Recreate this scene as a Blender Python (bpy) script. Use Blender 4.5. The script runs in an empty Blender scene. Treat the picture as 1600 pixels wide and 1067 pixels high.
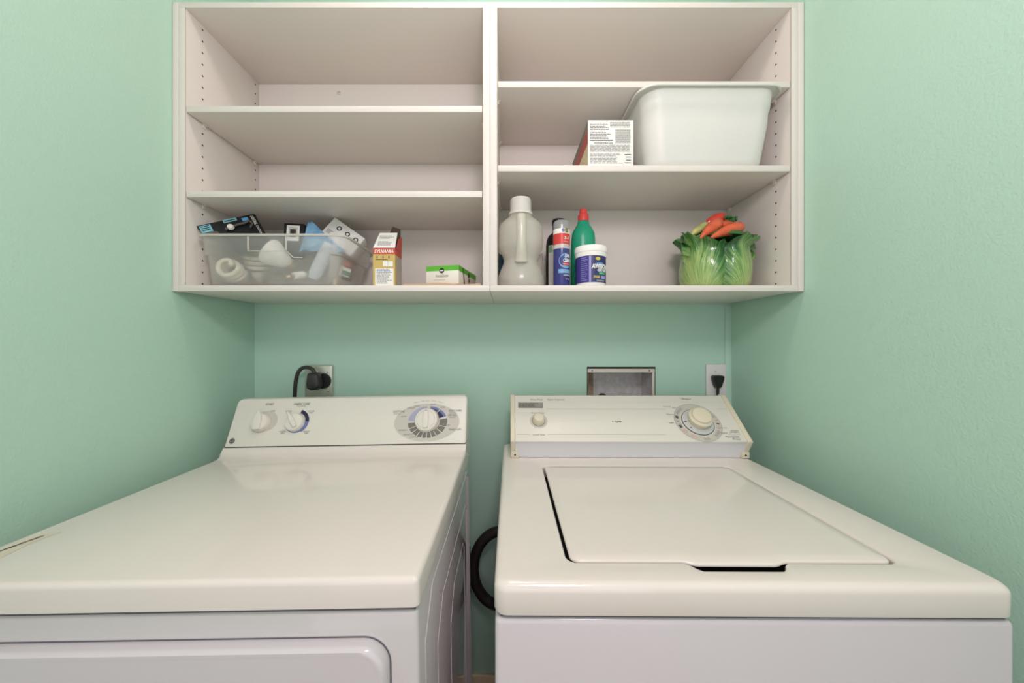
import bpy, bmesh, math, random
from mathutils import Matrix, Vector
PI = math.pi
S = bpy.context.scene
C = S.collection
random.seed(7)

# ------------------------------------------------------------------ camera, world, light, exposure
F, CX, CY, ZC = 538.0, 793.0, 537.0, 1.233      # focal length and vanishing point in 1600x1067 pixels, eye height
cd = bpy.data.cameras.new('camera'); cam = bpy.data.objects.new('camera', cd); C.objects.link(cam)
cam.location = (0, 0, ZC); cam.rotation_euler = (PI/2, 0, 0)
cd.sensor_width = 36; cd.lens = F/1600*36; cd.clip_start = .02
cd.shift_x = (800-CX)/1600; cd.shift_y = (CY-533.5)/1600
S.camera = cam
S.view_settings.view_transform = 'Standard'; S.view_settings.look = 'None'
S.view_settings.gamma = 1; S.view_settings.use_curve_mapping = False
S.view_settings.exposure = 0.2
w = bpy.data.worlds.new('world'); S.world = w; w.use_nodes = True
w.node_tree.nodes['Background'].inputs[0].default_value = (1, .90, .99, 1)
w.node_tree.nodes['Background'].inputs[1].default_value = 0.95
def lamp(name, kind, loc, power, color, size, rot=None):
    l = bpy.data.lights.new(name, kind); l.energy = power; l.color = color
    if kind == 'POINT': l.shadow_soft_size = size
    else: l.shape = 'RECTANGLE'; l.size, l.size_y = size
    o = bpy.data.objects.new(name, l); C.objects.link(o); o.location = loc
    if rot: o.rotation_euler = rot
    return o
lamp('ceiling_light', 'POINT', (-.03, .60, 2.40), 4.8, (1, .86, .83), .05)
lamp('room_light', 'POINT', (.1, -.15, 1.92), 17, (1, .86, .93), .12)
# unseen fill light added behind the camera to brighten the appliance fronts
lamp('rear_fill_light', 'AREA', (0, -1.35, 1.35), 2, (1, .89, 1), (1.4, 1.8), (PI/2, 0, 0))

# ------------------------------------------------------------------ helpers
def lin(c):
    c = c/255
    return c/12.92 if c <= .04045 else ((c+.055)/1.055)**2.4
def rgb(*c): return (lin(c[0]), lin(c[1]), lin(c[2]), 1)
def mat(name, col, rough=.5, metal=0, coat=0, bump=None, trans=0, ior=1.45, var=None, spec=.5):
    m = bpy.data.materials.new(name); m.use_nodes = True
    nt = m.node_tree; b = nt.nodes['Principled BSDF']
    b.inputs['Base Color'].default_value = rgb(*col); b.inputs['Roughness'].default_value = rough
    b.inputs['Metallic'].default_value = metal; b.inputs['Coat Weight'].default_value = coat
    b.inputs['Coat Roughness'].default_value = .05
    b.inputs['Transmission Weight'].default_value = trans; b.inputs['IOR'].default_value = ior
    b.inputs['Specular IOR Level'].default_value = spec
    tc = nt.nodes.new('ShaderNodeTexCoord')
    if bump:
        n = nt.nodes.new('ShaderNodeTexNoise'); n.inputs['Scale'].default_value = bump[0]; n.inputs['Detail'].default_value = 3
        bp = nt.nodes.new('ShaderNodeBump'); bp.inputs['Strength'].default_value = bump[1]; bp.inputs['Distance'].default_value = bump[2]
        nt.links.new(tc.outputs['Object'], n.inputs['Vector'])
        nt.links.new(n.outputs['Fac'], bp.inputs['Height']); nt.links.new(bp.outputs['Normal'], b.inputs['Normal'])
    if var:
        n = nt.nodes.new('ShaderNodeTexNoise'); n.inputs['Scale'].default_value = var[0]; n.inputs['Detail'].default_value = 5
        r = nt.nodes.new('ShaderNodeValToRGB')
        r.color_ramp.elements[0].position = .35; r.color_ramp.elements[1].position = .65
        r.color_ramp.elements[0].color = rgb(*col); r.color_ramp.elements[1].color = rgb(*var[1])
        mp = nt.nodes.new('ShaderNodeMapping'); mp.inputs['Scale'].default_value = var[2] if len(var) > 2 else (1, 1, 1)
        nt.links.new(tc.outputs['Object'], mp.inputs['Vector']); nt.links.new(mp.outputs['Vector'], n.inputs['Vector'])
        nt.links.new(n.outputs['Fac'], r.inputs['Fac']); nt.links.new(r.outputs['Color'], b.inputs['Base Color'])
    return m
def milky(name, col, clear, rough=.35, refr=.0):
    """thin milky plastic: part clear, part scattering, a little gloss"""
    m = bpy.data.materials.new(name); m.use_nodes = True
    nt = m.node_tree; nt.nodes.clear(); N = nt.nodes.new; L = nt.links.new
    out = N('ShaderNodeOutputMaterial'); tr = N('ShaderNodeBsdfTransparent'); tr.inputs[0].default_value = (.97, .97, .96, 1)
    df = N('ShaderNodeBsdfDiffuse'); df.inputs[0].default_value = rgb(*col)
    tl = N('ShaderNodeBsdfTranslucent'); tl.inputs[0].default_value = rgb(*col)
    gl = N('ShaderNodeBsdfGlossy'); gl.inputs['Roughness'].default_value = rough
    rf = N('ShaderNodeBsdfRefraction'); rf.inputs['Roughness'].default_value = .28; rf.inputs['IOR'].default_value = 1.04
    rf.inputs[0].default_value = (.97, .97, .96, 1)
    m0 = N('ShaderNodeMixShader'); m0.inputs[0].default_value = refr; L(tr.outputs[0], m0.inputs[1]); L(rf.outputs[0], m0.inputs[2])
    m1 = N('ShaderNodeMixShader'); m1.inputs[0].default_value = .3; L(df.outputs[0], m1.inputs[1]); L(tl.outputs[0], m1.inputs[2])
    m2 = N('ShaderNodeMixShader'); m2.inputs[0].default_value = clear; L(m1.outputs[0], m2.inputs[1]); L(m0.outputs[0], m2.inputs[2])
    m3 = N('ShaderNodeMixShader'); m3.inputs[0].default_value = .06; L(m2.outputs[0], m3.inputs[1]); L(gl.outputs[0], m3.inputs[2])
    L(m3.outputs[0], out.inputs[0]); return m
def emis(name, col, k):
    m = bpy.data.materials.new(name); m.use_nodes = True; b = m.node_tree.nodes['Principled BSDF']
    b.inputs['Emission Color'].default_value = rgb(*col); b.inputs['Emission Strength'].default_value = k; return m

_tc = {}
def text_geo(s, size, bold=0):
    k = (s, size, bold)
    if k in _tc: return _tc[k]
    cu = bpy.data.curves.new('lettering', 'FONT'); cu.body = s; cu.size = size; cu.offset = bold*size; cu.resolution_u = 3
    o = bpy.data.objects.new('lettering', cu); C.objects.link(o)
    dg = bpy.context.evaluated_depsgraph_get(); dg.update()
    me = bpy.data.meshes.new_from_object(o.evaluated_get(dg))
    vs = [(v.co.x, v.co.y) for v in me.vertices]; fs = [tuple(p.vertices) for p in me.polygons]
    bpy.data.objects.remove(o); bpy.data.curves.remove(cu); bpy.data.meshes.remove(me)
    _tc[k] = (vs, fs); return _tc[k]

def plane_map(M): return lambda u, v, h: M @ Vector((u, v, h))
def cyl_map(cx, cy, r, a0=0, sy=1):
    return lambda u, v, h: Vector((cx+(r+h)*math.sin(u/r+a0), cy-(r+h)*sy*math.cos(u/r+a0), v))

class MB:
    def __init__(s, off=None): s.bm = bmesh.new(); s.off = Vector(off) if off else Vector((0, 0, 0))
    def add(s, vs, fs, mi=0):
        bv = [s.bm.verts.new(Vector(v)-s.off) for v in vs]
        for f in fs:
            if len(set(f)) < 3: continue
            try: s.bm.faces.new([bv[i] for i in f]).material_index = mi
            except ValueError: pass
        return bv
    def box(s, x0, x1, y0, y1, z0, z1, bev=0, seg=2, mi=0, M=None):
        t = bmesh.new(); bmesh.ops.create_cube(t, size=1)
        for v in t.verts: v.co = Vector(((x0+x1)/2+v.co.x*(x1-x0), (y0+y1)/2+v.co.y*(y1-y0), (z0+z1)/2+v.co.z*(z1-z0)))
        if bev: bmesh.ops.bevel(t, geom=list(t.edges), offset=bev, segments=seg, profile=.5, affect='EDGES', clamp_overlap=True)
        s.take(t, mi, M)
    def take(s, t, mi=0, M=None):
        t.verts.index_update(); vs = [(M @ v.co if M else v.co.copy()) for v in t.verts]
        s.add(vs, [tuple(v.index for v in f.verts) for f in t.faces], mi); t.free()
    def prism(s, pts, a0, a1, axis='x', bev=0, seg=3, mi=0, M=None, ang=35, where=None, pre=None):
        """outline in the two other axes, swept along one axis; bevels the edges sharper than ang"""
        f = {'x': lambda a, p: (a, p[0], p[1]), 'y': lambda a, p: (p[0], a, p[1]), 'z': lambda a, p: (p[0], p[1], a)}[axis]
        t = bmesh.new(); n = len(pts)
        A = [t.verts.new(f(a0, p)) for p in pts]; B = [t.verts.new(f(a1, p)) for p in pts]
        t.faces.new(A); t.faces.new(B[::-1])
        for i in range(n): t.faces.new((A[i], B[i], B[(i+1) % n], A[(i+1) % n]))
        bmesh.ops.recalc_face_normals(t, faces=list(t.faces))
        if pre:
            ed = [e for e in t.edges if pre[0]((e.verts[0].co+e.verts[1].co)/2)]
            bmesh.ops.bevel(t, geom=ed, offset=pre[1], segments=5, profile=.5, affect='EDGES', clamp_overlap=False)
        if bev:
            ed = [e for e in t.edges if len(e.link_faces) == 2 and e.calc_face_angle() > math.radians(ang)
                  and (where is None or where((e.verts[0].co+e.verts[1].co)/2))]
            bmesh.ops.bevel(t, geom=ed, offset=bev, segments=seg, profile=.5, affect='EDGES', clamp_overlap=False)
        s.take(t, mi, M)
    def loops(s, L, mi=0, cap0=True, cap1=True, M=None, closed=True):
        n = len(L[0]); vs = [M @ Vector(p) if M else Vector(p) for l in L for p in l]; fs = []
        for i in range(len(L)-1):
            for j in range(n if closed else n-1):
                k = (j+1) % n
                fs.append((i*n+j, i*n+k, (i+1)*n+k, (i+1)*n+j))
        if cap0: fs.append(tuple(range(n))[::-1])
        if cap1: fs.append(tuple((len(L)-1)*n+j for j in range(n)))
        s.add(vs, fs, mi)
    def lathe(s, prof, c=(0, 0, 0), seg=32, mi=0, sx=1, sy=1, M=None, fn=None):
        L = []
        for r, z in prof:
            l = []
            for j in range(seg):
                a = 2*PI*j/seg; rr, zz = (r, z) if fn is None else fn(r, z, a)
                p = Vector((rr*math.cos(a)*sx, rr*math.sin(a)*sy, zz))
                l.append(M @ p if M else p+Vector(c))
            L.append(l)
        s.loops(L, mi)
    def tube(s, pts, r, seg=10, mi=0, closed=False, flat=1):
        pts = [Vector(p) for p in pts]; n = len(pts); L = []; nrm = None
        for i, p in enumerate(pts):
            t = (pts[(i+1) % n]-pts[i-1]) if closed else (pts[min(i+1, n-1)]-pts[max(i-1, 0)])
            t.normalize()
            if nrm is None:
                nrm = t.cross(Vector((0, 0, 1)))
                if nrm.length < .1: nrm = t.cross(Vector((0, 1, 0)))
            nrm = (nrm-t*nrm.dot(t)).normalized(); b = t.cross(nrm)
            rr = r[i] if isinstance(r, (list, tuple)) else (r(i) if callable(r) else r)
            L.append([p+(nrm*math.cos(2*PI*j/seg)+b*math.sin(2*PI*j/seg)*flat)*rr for j in range(seg)])
        if closed: L.append(L[0])
        s.loops(L, mi, not closed, not closed)
    # flat graphics laid on a surface map(u, v, height)
    def rect(s, f, u0, u1, v0, v1, h=.0003, mi=0, nu=1):
        vs = [f(u0+(u1-u0)*i/nu, v, h) for i in range(nu+1) for v in (v0, v1)]
        s.add(vs, [(2*i, 2*i+2, 2*i+3, 2*i+1) for i in range(nu)], mi)
    def ell(s, f, u, v, ru, rv=None, h=.0003, mi=0, n=40):
        rv = rv or ru
        vs = [f(u, v, h)]+[f(u+ru*math.cos(2*PI*i/n), v+rv*math.sin(2*PI*i/n), h) for i in range(n)]
        s.add(vs, [(0, 1+i, 1+(i+1) % n) for i in range(n)], mi)
    def arc(s, f, u, v, ri, ro, a0=0, a1=360, h=.0004, mi=0, n=36, asp=1):
        vs = []
        for i in range(n+1):
            a = math.radians(a0+(a1-a0)*i/n)
            for r in (ri, ro): vs.append(f(u+r*math.cos(a), v+r*asp*math.sin(a), h))
        s.add(vs, [(2*i, 2*i+1, 2*i+3, 2*i+2) for i in range(n)], mi)
    def text(s, f, t, u, v, size, h=.0005, mi=0, al='c', bold=0, width=None, rot=0, shear=0):
        vs, fs = text_geo(t, size, bold)
        if not vs: return
        x0, x1 = min(p[0] for p in vs), max(p[0] for p in vs); k = width/(x1-x0) if width else 1
        dx = {'c': (x0+x1)/2, 'l': x0, 'r': x1}[al]; ca, sa = math.cos(rot), math.sin(rot)
        out = []
        for x, y in vs:
            X = (x-dx)*k+shear*y; Y = y-size*.35
            out.append(f(u+X*ca-Y*sa, v+X*sa+Y*ca, h))
        s.add(out, fs, mi)
    def lines(s, f, u0, u1, v0, v1, n, mi=0, h=.0005, thick=.4, rag=.35):
        """rows of fine print too small to read"""
        for i in range(n):
            v = v1-(v1-v0)*(i+.5)/n; t = abs(v1-v0)/n*thick/2; x = u0
            end = u1-(u1-u0)*rag*random.random()
            while x < end-1e-5:
                wl = (u1-u0)*random.uniform(.06, .16); s.rect(f, x, min(x+wl, end), v-t, v+t, h, mi); x += wl+(u1-u0)*.02
    def build(s, name, mats, parent=None, ang=35, sm=True):
        bm = s.bm; bmesh.ops.recalc_face_normals(bm, faces=list(bm.faces))
        me = bpy.data.meshes.new(name); bm.to_mesh(me); bm.free()
        for m in (mats if isinstance(mats, (list, tuple)) else [mats]): me.materials.append(m)
        if sm:
            for p in me.polygons: p.use_smooth = True
            me.set_sharp_from_angle(angle=math.radians(ang))
        o = bpy.data.objects.new(name, me); C.objects.link(o)
        if parent: o.parent = parent
        return o
def orient(o, n):
    return o
def tag(o, label, cat, group=None, kind=None):
    o['label'] = label; o['category'] = cat
    if group: o['group'] = group
    if kind: o['kind'] = kind
    return o
def thing(name, label, cat, loc=(0, 0, 0), rot=(0, 0, 0), group=None):
    o = bpy.data.objects.new(name, None); C.objects.link(o); o.empty_display_size = .05
    o.location = loc; o.rotation_euler = rot; return tag(o, label, cat, group)
def dup(root, loc, rot, label=None):
    def cp(o, p):
        c = o.copy(); C.objects.link(c); c.parent = p
        for ch in [x for x in C.objects if x.parent == o]: cp(ch, c)
        return c
    r = cp(root, None); r.location = loc; r.rotation_euler = rot
    if label: r['label'] = label
    return r
def struct(name, mb, m, label=None, ang=35):
    o = mb.build(name, m, None, ang); o['kind'] = 'structure'
    if label: o['label'] = label
    return o
def W(px, py, d): return Vector(((px-CX)*d/F, d, ZC-(py-CY)*d/F))
def rootM(o): return Matrix.Translation(o.location) @ o.rotation_euler.to_matrix().to_4x4()
def frame(o, u, v):
    u = Vector(u).normalized(); v = Vector(v).normalized(); n = u.cross(v); o = Vector(o)
    return Matrix(((u.x, v.x, n.x, o.x), (u.y, v.y, n.y, o.y), (u.z, v.z, n.z, o.z), (0, 0, 0, 1)))
def on(M, px, py):
    """where the sight line of a photo pixel meets the plane z=0 of frame M"""
    I = M.inverted(); o = I @ Vector((0, 0, ZC)); d = I.to_3x3() @ Vector(((px-CX)/F, 1, -(py-CY)/F))
    t = -o.z/d.z; return o.x+t*d.x, o.y+t*d.y
def rr(x0, x1, y0, y1, r, z, seg=6, fr=None):
    """rounded rectangle loop at height z; fr: extra (x, dy) points along the y0 side"""
    P = []
    def corner(cx, cy, a0):
        for i in range(seg+1):
            a = a0+PI/2*i/seg; P.append((cx+r*math.cos(a), cy+r*math.sin(a), z))
    corner(x1-r, y1-r, 0); corner(x0+r, y1-r, PI/2); corner(x0+r, y0+r, PI)
    for x, dy in (fr or []): P.append((x, y0+dy, z))
    corner(x1-r, y0+r, 1.5*PI)
    return P

# ------------------------------------------------------------------ materials
M = {}
M['wall'] = mat('mint_wall_paint', (182, 216, 197), .55, bump=(230, .4, .002))
M['wallb'] = mat('mint_back_wall_paint', (182, 216, 197), .5, bump=(230, .15, .002))
M['ceil'] = mat('white_ceiling_paint', (235, 233, 228), .8, bump=(60, .3, .004))
M['floor'] = mat('beige_floor_tile', (186, 166, 140), .4, var=(8, (170, 148, 122)))
M['base'] = mat('tan_baseboard', (226, 204, 170), .5)
M['mel'] = mat('white_melamine', (226, 219, 211), .42)
M['edge'] = mat('melamine_edge', (150, 128, 100), .6)
M['hole'] = mat('hole_black', (30, 26, 24), .9)
M['enamel'] = mat('white_enamel', (230, 220, 212), .13, coat=.35)
M['enamel_shade'] = mat('white_enamel_shaded', (214, 206, 209), .2, coat=.2)  # duller copy of the white enamel; the fronts' shade is in the colour
M['gloss'] = mat('glossy_enamel_side', (210, 204, 203), .07, coat=.5)
M['wplastic'] = mat('white_plastic', (228, 223, 212), .32)
M['cream'] = mat('cream_plastic', (222, 212, 188), .4)
M['gap'] = mat('seam_dark', (46, 44, 44), .8)
M['seam'] = mat('seam_grey', (104, 101, 108), .7)
M['ink'] = mat('grey_ink', (92, 88, 84), .6)
M['inkd'] = mat('dark_ink', (52, 48, 46), .6)
M['inkl'] = mat('pale_ink', (178, 172, 164), .6)
M['greyp'] = mat('grey_print', (202, 197, 187), .45)
M['greym'] = mat('mid_grey_print', (122, 116, 108), .45)
M['navy'] = mat('navy_print', (42, 40, 72), .4)
M['blue'] = mat('blue_print', (112, 122, 170), .4)
M['lilac'] = mat('lilac_print', (170, 170, 196), .45)
M['steel'] = mat('brushed_steel', (214, 210, 200), .38, metal=.75)
M['galv'] = mat('galvanised_steel', (206, 200, 200), .5, metal=.35, var=(55, (226, 222, 226)))
M['brown_metal'] = mat('mottled_brown_steel', (158, 142, 120), .7, var=(40, (186, 168, 144)))  # darker mottled brown for the strip and inner sides of the supply box
M['chrome'] = mat('chrome', (210, 208, 204), .15, metal=1)
M['black'] = mat('black_plastic', (26, 25, 25), .4)
M['rubber'] = mat('black_rubber', (36, 31, 29), .55, bump=(200, .2, .002))
M['white'] = mat('white_print', (240, 238, 232), .5)
M['wpin'] = mat('clear_white_pin', (236, 228, 214), .35)
M['outlet'] = mat('white_outlet_plate', (226, 224, 220), .35)
M['glow'] = emis('lamp_glass', (255, 236, 208), 1.5)

# ------------------------------------------------------------------ room shell
XL, XR, YB = -.881, .7795, 1.2
b = MB(); hx0, hx1, hz0, hz1 = .2766, .516, 1.000, 1.1527
b.box(XL-.1, hx0, YB, YB+.13, 0, 2.52); b.box(hx1, XR+.1, YB, YB+.13, 0, 2.52)
b.box(hx0, hx1, YB, YB+.13, 0, hz0); b.box(hx0, hx1, YB, YB+.13, hz1, 2.52); b.box(hx0, hx1, YB+.118, YB+.13, hz0, hz1)
struct('wall_back', b, M['wallb'])
b = MB(); b.box(XL-.1, XL, -1.5, YB, 0, 2.52); struct('wall_left', b, M['wall'])
b = MB(); b.box(XR, XR+.1, -1.5, YB, 0, 2.52); struct('wall_right', b, M['wall'])
b = MB(); b.box(XL-.1, XR+.1, -1.5, YB+.13, 2.52, 2.6); struct('ceiling', b, M['ceil'])
b = MB(); b.box(XL-.1, XR+.1, -1.5, YB+.13, -.1, 0); struct('floor', b, M['floor'])
b = MB(); b.box(XL, XR, YB-.012, YB, 0, .085, .003); struct('baseboard_back', b, M['base'])
b = MB(); b.box(.757, XR, YB-.004, YB, .085, 1.365, .001); struct('trim_1', b, M['wallb'])
t = thing('ceiling_lamp', 'round white flush lamp on the ceiling above the washer and dryer', 'lamp', (-.03, .60, 2.52))
b = MB(); b.lathe([(.13, 0), (.135, -.01), (.13, -.03), (.11, -.032)]); b.build('base', M['wplastic'], t)
b = MB(); b.lathe([(.112, -.03), (.10, -.05), (.06, -.066), (.01, -.07)]); b.build('lamp_shade', M['glow'], t)

# ------------------------------------------------------------------ wall cabinets
YF, YP = .904, 1.171
def cabinet(x0, x1, filler, shelves, label, name='wall_cabinet', topz=(.883, .897)):
    L = Vector(((x0+x1)/2, YB-.001, ZC+.138)); t = thing(name, label, 'cabinet', L)
    th = .0185; zb, zt = ZC+.138, ZC+topz[1]
    fx0 = x0+(.0155 if filler < 0 else 0); fx1 = x1-(.0155 if filler > 0 else 0)
    if filler:
        b = MB(L)
        if filler < 0: b.box(x0, fx0-.0004, YF, YF+.02, zb, zt, .0008)
        else: b.box(fx1+.0004, x1, YF, YF+.02, zb, zt, .0008)
        b.build('filler_strip', M['mel'], t)
    for sd in (-1, 1):
        a0, a1 = (fx0, fx0+th) if sd < 0 else (fx1-th, fx1)
        b = MB(L); b.box(a0, a1, YF, YB-.001, zb+.0155, zt-.0145, .0006)
        xi = a1 if sd < 0 else a0
        # thin brown glue line of the edge banding
        e = .0008; b.box(xi-e*.4, xi+e*.4, YF-.0002, YF+.0008, ZC+.155, ZC+topz[0], mi=2)
        Mf = frame((xi, 0, ZC), (0, -sd*-1, 0), (0, 0, 1)) if False else None
        for yy in (.955, 1.155):
            for k in range(23):
                z = .870-.032*k
                if z > topz[0]-.006 or any(abs(z-s) < .02 for s in shelves): continue
                n = 10; vs = [(xi-sd*.0002, yy+.0026*math.cos(2*PI*j/n), ZC+z+.0026*math.sin(2*PI*j/n)) for j in range(n)]
                b.add(vs, [tuple(range(n))], 1)
        b.build('side_panel', [M['mel'], M['hole'], M['edge']], t)
    b = MB(L); b.box(fx0+.0003, fx1-.0003, YF, YB-.001, zb, zb+.0155, .0006); b.build('bottom_panel', M['mel'], t)
    b = MB(L); b.box(fx0+.0003, fx1-.0003, YF, YB-.001, zt-.0145, zt, .0006); b.build('top_panel', M['mel'], t)
    i0, i1 = fx0+th+.0004, fx1-th-.0004
    b = MB(L); b.box(i0, i1, YP, YB-.001, zb+.0158, zt-.0148); b.build('back_panel', M['mel'], t)
    for s in shelves:
        b = MB(L); b.box(i0+.002, i1-.0015, YF+.001, YP-.001, ZC+s-.008, ZC+s+.008, .0008); sh = b.build('shelf', M['mel'], t)
        for x, sg in ((i0, 1), (i1, -1)):
            for y in (.958, 1.150):
                p = MB(L); p.box(min(x, x+sg*.008), max(x, x+sg*.008), y-.006, y+.006, ZC+s-.0105, ZC+s-.0082, .0008)
                p.box(min(x, x+sg*.003), max(x, x+sg*.003), y-.005, y+.005, ZC+s-.019, ZC+s-.0105, .0008); p.build('shelf_pin', M['wpin'], t)
    return t, L
cl, L = cabinet(-.880, -.0462, -1, (.617, .3935), 'white open wall cabinet on the left, holding the clear bin of light bulbs')
b = MB(L); b.lathe([(.0062, 0), (.006, .0012), (.003, .002), (.0008, .0012)], M=Matrix.Translation(Vector((-.574, YP, ZC+.8525))) @ Matrix.Rotation(PI/2, 4, 'X'), seg=16)
b.build('screw', M['steel'], cl)
cabinet(-.0458, .7785, 1, (.682, .461), 'white open wall cabinet on the right, holding the cleaners and the white dishpan')

# ------------------------------------------------------------------ dryer
dr = thing('dryer', 'white clothes dryer with rounded console and three white knobs, left of the washer', 'dryer',
           (-.4443, .76, .006), (0, -.017, 0))
ZT = .914
Mr = rootM(dr)
b = MB()
b.box(-.340, .340, -.303, .307, .02, .8675, .006, 3)
# embossed outlines pressed into both side panels
for sg in (-1, 1):
    x = sg*.3402
    for (y0, y1, z0, z1, wd) in ((-.268, .27, .05, .845, .004), (-.185, .22, .05, .77, .003), (-.06, .16, .05, .70, .0025)):
        pts = [(x, y0, z0), (x, y0, z1-.05), (x, y0+.05, z1), (x, y1-.02, z1), (x, y1, z1-.02), (x, y1, z0)]
        b.tube(pts, wd*.22, 8)
b.build('body', M['gloss'], dr)
b = MB(); b.box(-.336, .336, -.300, .300, .864, .884, mi=0); b.build('seam', M['seam'], dr)
arc = []
R = .045; yc, zc_ = .2125-R*.883, ZT+R
for i in range(9):
    a = -PI/2+math.radians(62)*i/8; arc.append((yc+R*math.cos(a), zc_+R*math.sin(a)))
prof = [(-.309, ZT-.038), (-.309, ZT)]+arc+[(.30, .9379), (.30, ZT-.036)]
b = MB(); b.prism(prof, -.343, .343, 'x', .0085, 4, ang=32, where=lambda c: c.z > ZT-.03 and c.y < .2)
b.build('top_panel', M['enamel'], dr, ang=50)
b = MB(); b.box(-.3405, .3405, .2148, .298, .9375, .9415); b.build('seam', M['gap'], dr)
con = [(.2136, .9410), (.269, 1.067), (.300, 1.067), (.307, 1.05), (.307, .90), (.30, .90), (.30, .9410)]
b = MB(); b.prism(con, -.3425, .3425, 'x', .0055, 4, where=lambda c: c.z > .95, pre=(lambda c: abs(c.x) > .34 and c.z > 1.055, .014))
b.build('console', M['wplastic'], dr)
Lp = frame((-.3425, .21184, .9370), (1, 0, 0), (0, .0554, .126)); P = Mr @ Lp; f = plane_map(Lp)
uv = lambda px, py: on(P, px, py)
K = 1/540
# graphics of the console
b = MB(); mats = [M['greyp'], M['greym'], M['navy'], M['blue'], M['lilac'], M['white'], M['inkd'], M['ink']]
u, v = uv(416, 658); b.ell(f, u, v, 17.5*K, 16*K, .0003, 0)
u, v = uv(409, 659.5); b.ell(f, u, v, 16.5*K, 16.8*K, .00035, 0)
u, v = uv(464, 658.5); b.arc(f, u, v, 13*K, 19*K, -60, 20, .0005, 3); b.arc(f, u, v, 13*K, 17.6*K, 150, 300, .0004, 3)
b.arc(f, u, v, 13*K, 18.6*K, 0, 78, .0006, 2)
u, v = uv(668, 659); ut, vt = u, v
b.ell(f, uv(667, 659.5)[0], v-.001, 51*K, 29.5*K, .0003, 0, 64)
asp = .80
for a0, a1, mi in ((95, 176, 4), (20, 84, 3), (184, 372, 1)): b.arc(f, u, v, 19*K, 30.6*K, a0, a1, .0005, mi, asp=asp)
b.arc(f, u, v, 19*K, 26.5*K, 22, 82, .0007, 2, asp=asp)
for a in (90, 16, 180, 205, 222, 240, 256, 270, 285, 300, 318, 340, 52): b.arc(f, u, v, 20*K, 30.8*K, a-.9, a+.9, .0009, 5, 2, asp=asp)
b.text(f, 'START', *uv(422, 631.5), .0085, mi=6, bold=.01); b.text(f, 'FABRIC CARE', *uv(472, 631), .0085, mi=6, width=25*K, bold=.01)
b.text(f, 'AUTO DRYING', *uv(471, 634.6), .0042, mi=7, width=14*K)
b.text(f, 'PUSH', *uv(427, 642), .005, mi=7, width=6*K)
for tx, px, py in (('COTTON\nDRY', 451, 643.5), ('EASY CARE\nDRY', 486.5, 643.5), ('DELICATE\nDRY', 479, 675), ('LOW\nDRY', 442, 675)):
    a, c2 = tx.split('\n'); b.text(f, a, *uv(px, py-1.2), .0048, mi=6, width=10*K); b.text(f, c2, *uv(px, py+1.4), .0048, mi=6, width=7*K)
b.text(f, 'COTTONS', *uv(623.5, 643), .0085, mi=6, width=18*K, bold=.01); b.text(f, 'AUTO DRY', *uv(620.5, 646.8), .005, mi=7, width=11.5*K)
b.text(f, 'EASY CARE', *uv(711.5, 641.5), .0075, mi=6, width=20*K); b.text(f, 'TIMED DRY', *uv(711, 671), .0072, mi=6, width=20*K)
for i, wd in enumerate((11, 14, 13.5, 10)): b.text(f, ('WRINKLE', 'CARE / AUTO', 'PERM PRESS', 'SYNTHETIC')[i], *uv(707, 645+2.4*i), .0044, al='c', mi=7, width=wd*K)
for tx, px, py, wd in (('LESS DRY', 677, 631.6, 9), ('LESS', 692, 636.3, 8), ('MORE DRY', 652, 634.6, 8), ('OPTIMUM', 642, 637.8, 12), ('LESS DRY', 631, 650.7, 9),
                       ('FLUFF', 700, 664.2, 6), ('DEWRINKLE 10', 630, 672, 14), ('FRESHEN 20', 637.5, 678.8, 14), ('COTTON 30', 647, 682.8, 13),
                       ('70', 691, 673.5, 2.5), ('60', 681.4, 680, 2.5), ('50', 671, 683.3, 2.5), ('40', 661.6, 683.7, 2.5)):
    b.text(f, tx, *uv(px, py), .0048, mi=6, width=wd*K)
n = 24
tx = 'CYCLES  ENDS WITH  EXTRA TUMBLE'
for i, ch in enumerate(tx):
    if ch == ' ': continue
    q = (i-len(tx)/2)/len(tx); b.text(f, ch, *uv(670+q*46, 626.2+14*q*q), .0036, mi=7)
b.build('lettering', mats, dr, sm=False)
def knob(px, py, r, hgt, ang, pointer, ridge, wd=1):
    b = MB(); u, v = uv(px, py); Mk = Lp @ Matrix.Translation((u, v, .0006))
    b.lathe([(r*1.04, 0), (r*1.02, hgt*.25), (r*.96, hgt*.5), (r*.9, hgt*.62), (r*.80, hgt*.66), (.0005, hgt*.68)], M=Mk, seg=40)
    Mg = Mk @ Matrix.Rotation(ang, 4, 'Z')
    prof = [(x*wd, y) for x, y in ((-r*.2, -r*ridge), (r*.2, -r*ridge), (r*.24, 0), (r*.2, r*.6), (r*.06, r*pointer), (-r*.06, r*pointer), (-r*.2, r*.6), (-r*.24, 0))]
    b.prism(prof, hgt*.4, hgt*1.0, 'z', r*.07, 3, M=Mg, ang=25, where=lambda c: c.z > hgt*.9)
    k = b.build('knob', M['wplastic'], dr)
    return k, Mg
knob(408.5, 660.5, 14*K, .022, .08, 1.15, .85, 1.7)
knob(462, 660, 14*K, .020, .62, 1.3, .7)
k, Mg = knob(667, 656.5, 18.3*K, .020, .05, .72, .72)
b = MB(); g = plane_map(Mg); b.arc(g, 0, 0, 13.5*K, 14.2*K, -60, 240, .0141, 1); b.rect(g, -.001, .001, .0235, .0275, .0151, 0); b.build('pointer_mark', [M['inkd'], M['greyp']], k, sm=False)
# round monogram badge
b = MB(); u, v = uv(362.5, 689); b.ell(f, u, v, 4.4*K, h=.0004, mi=0); b.arc(f, u, v, 3.5*K, 3.9*K, h=.0007, mi=1); b.text(f, 'GE', u, v, 5*K, mi=1, h=.0008, shear=.2)
b.build('badge', [M['inkd'], M['greyp']], dr, sm=False)
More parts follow.
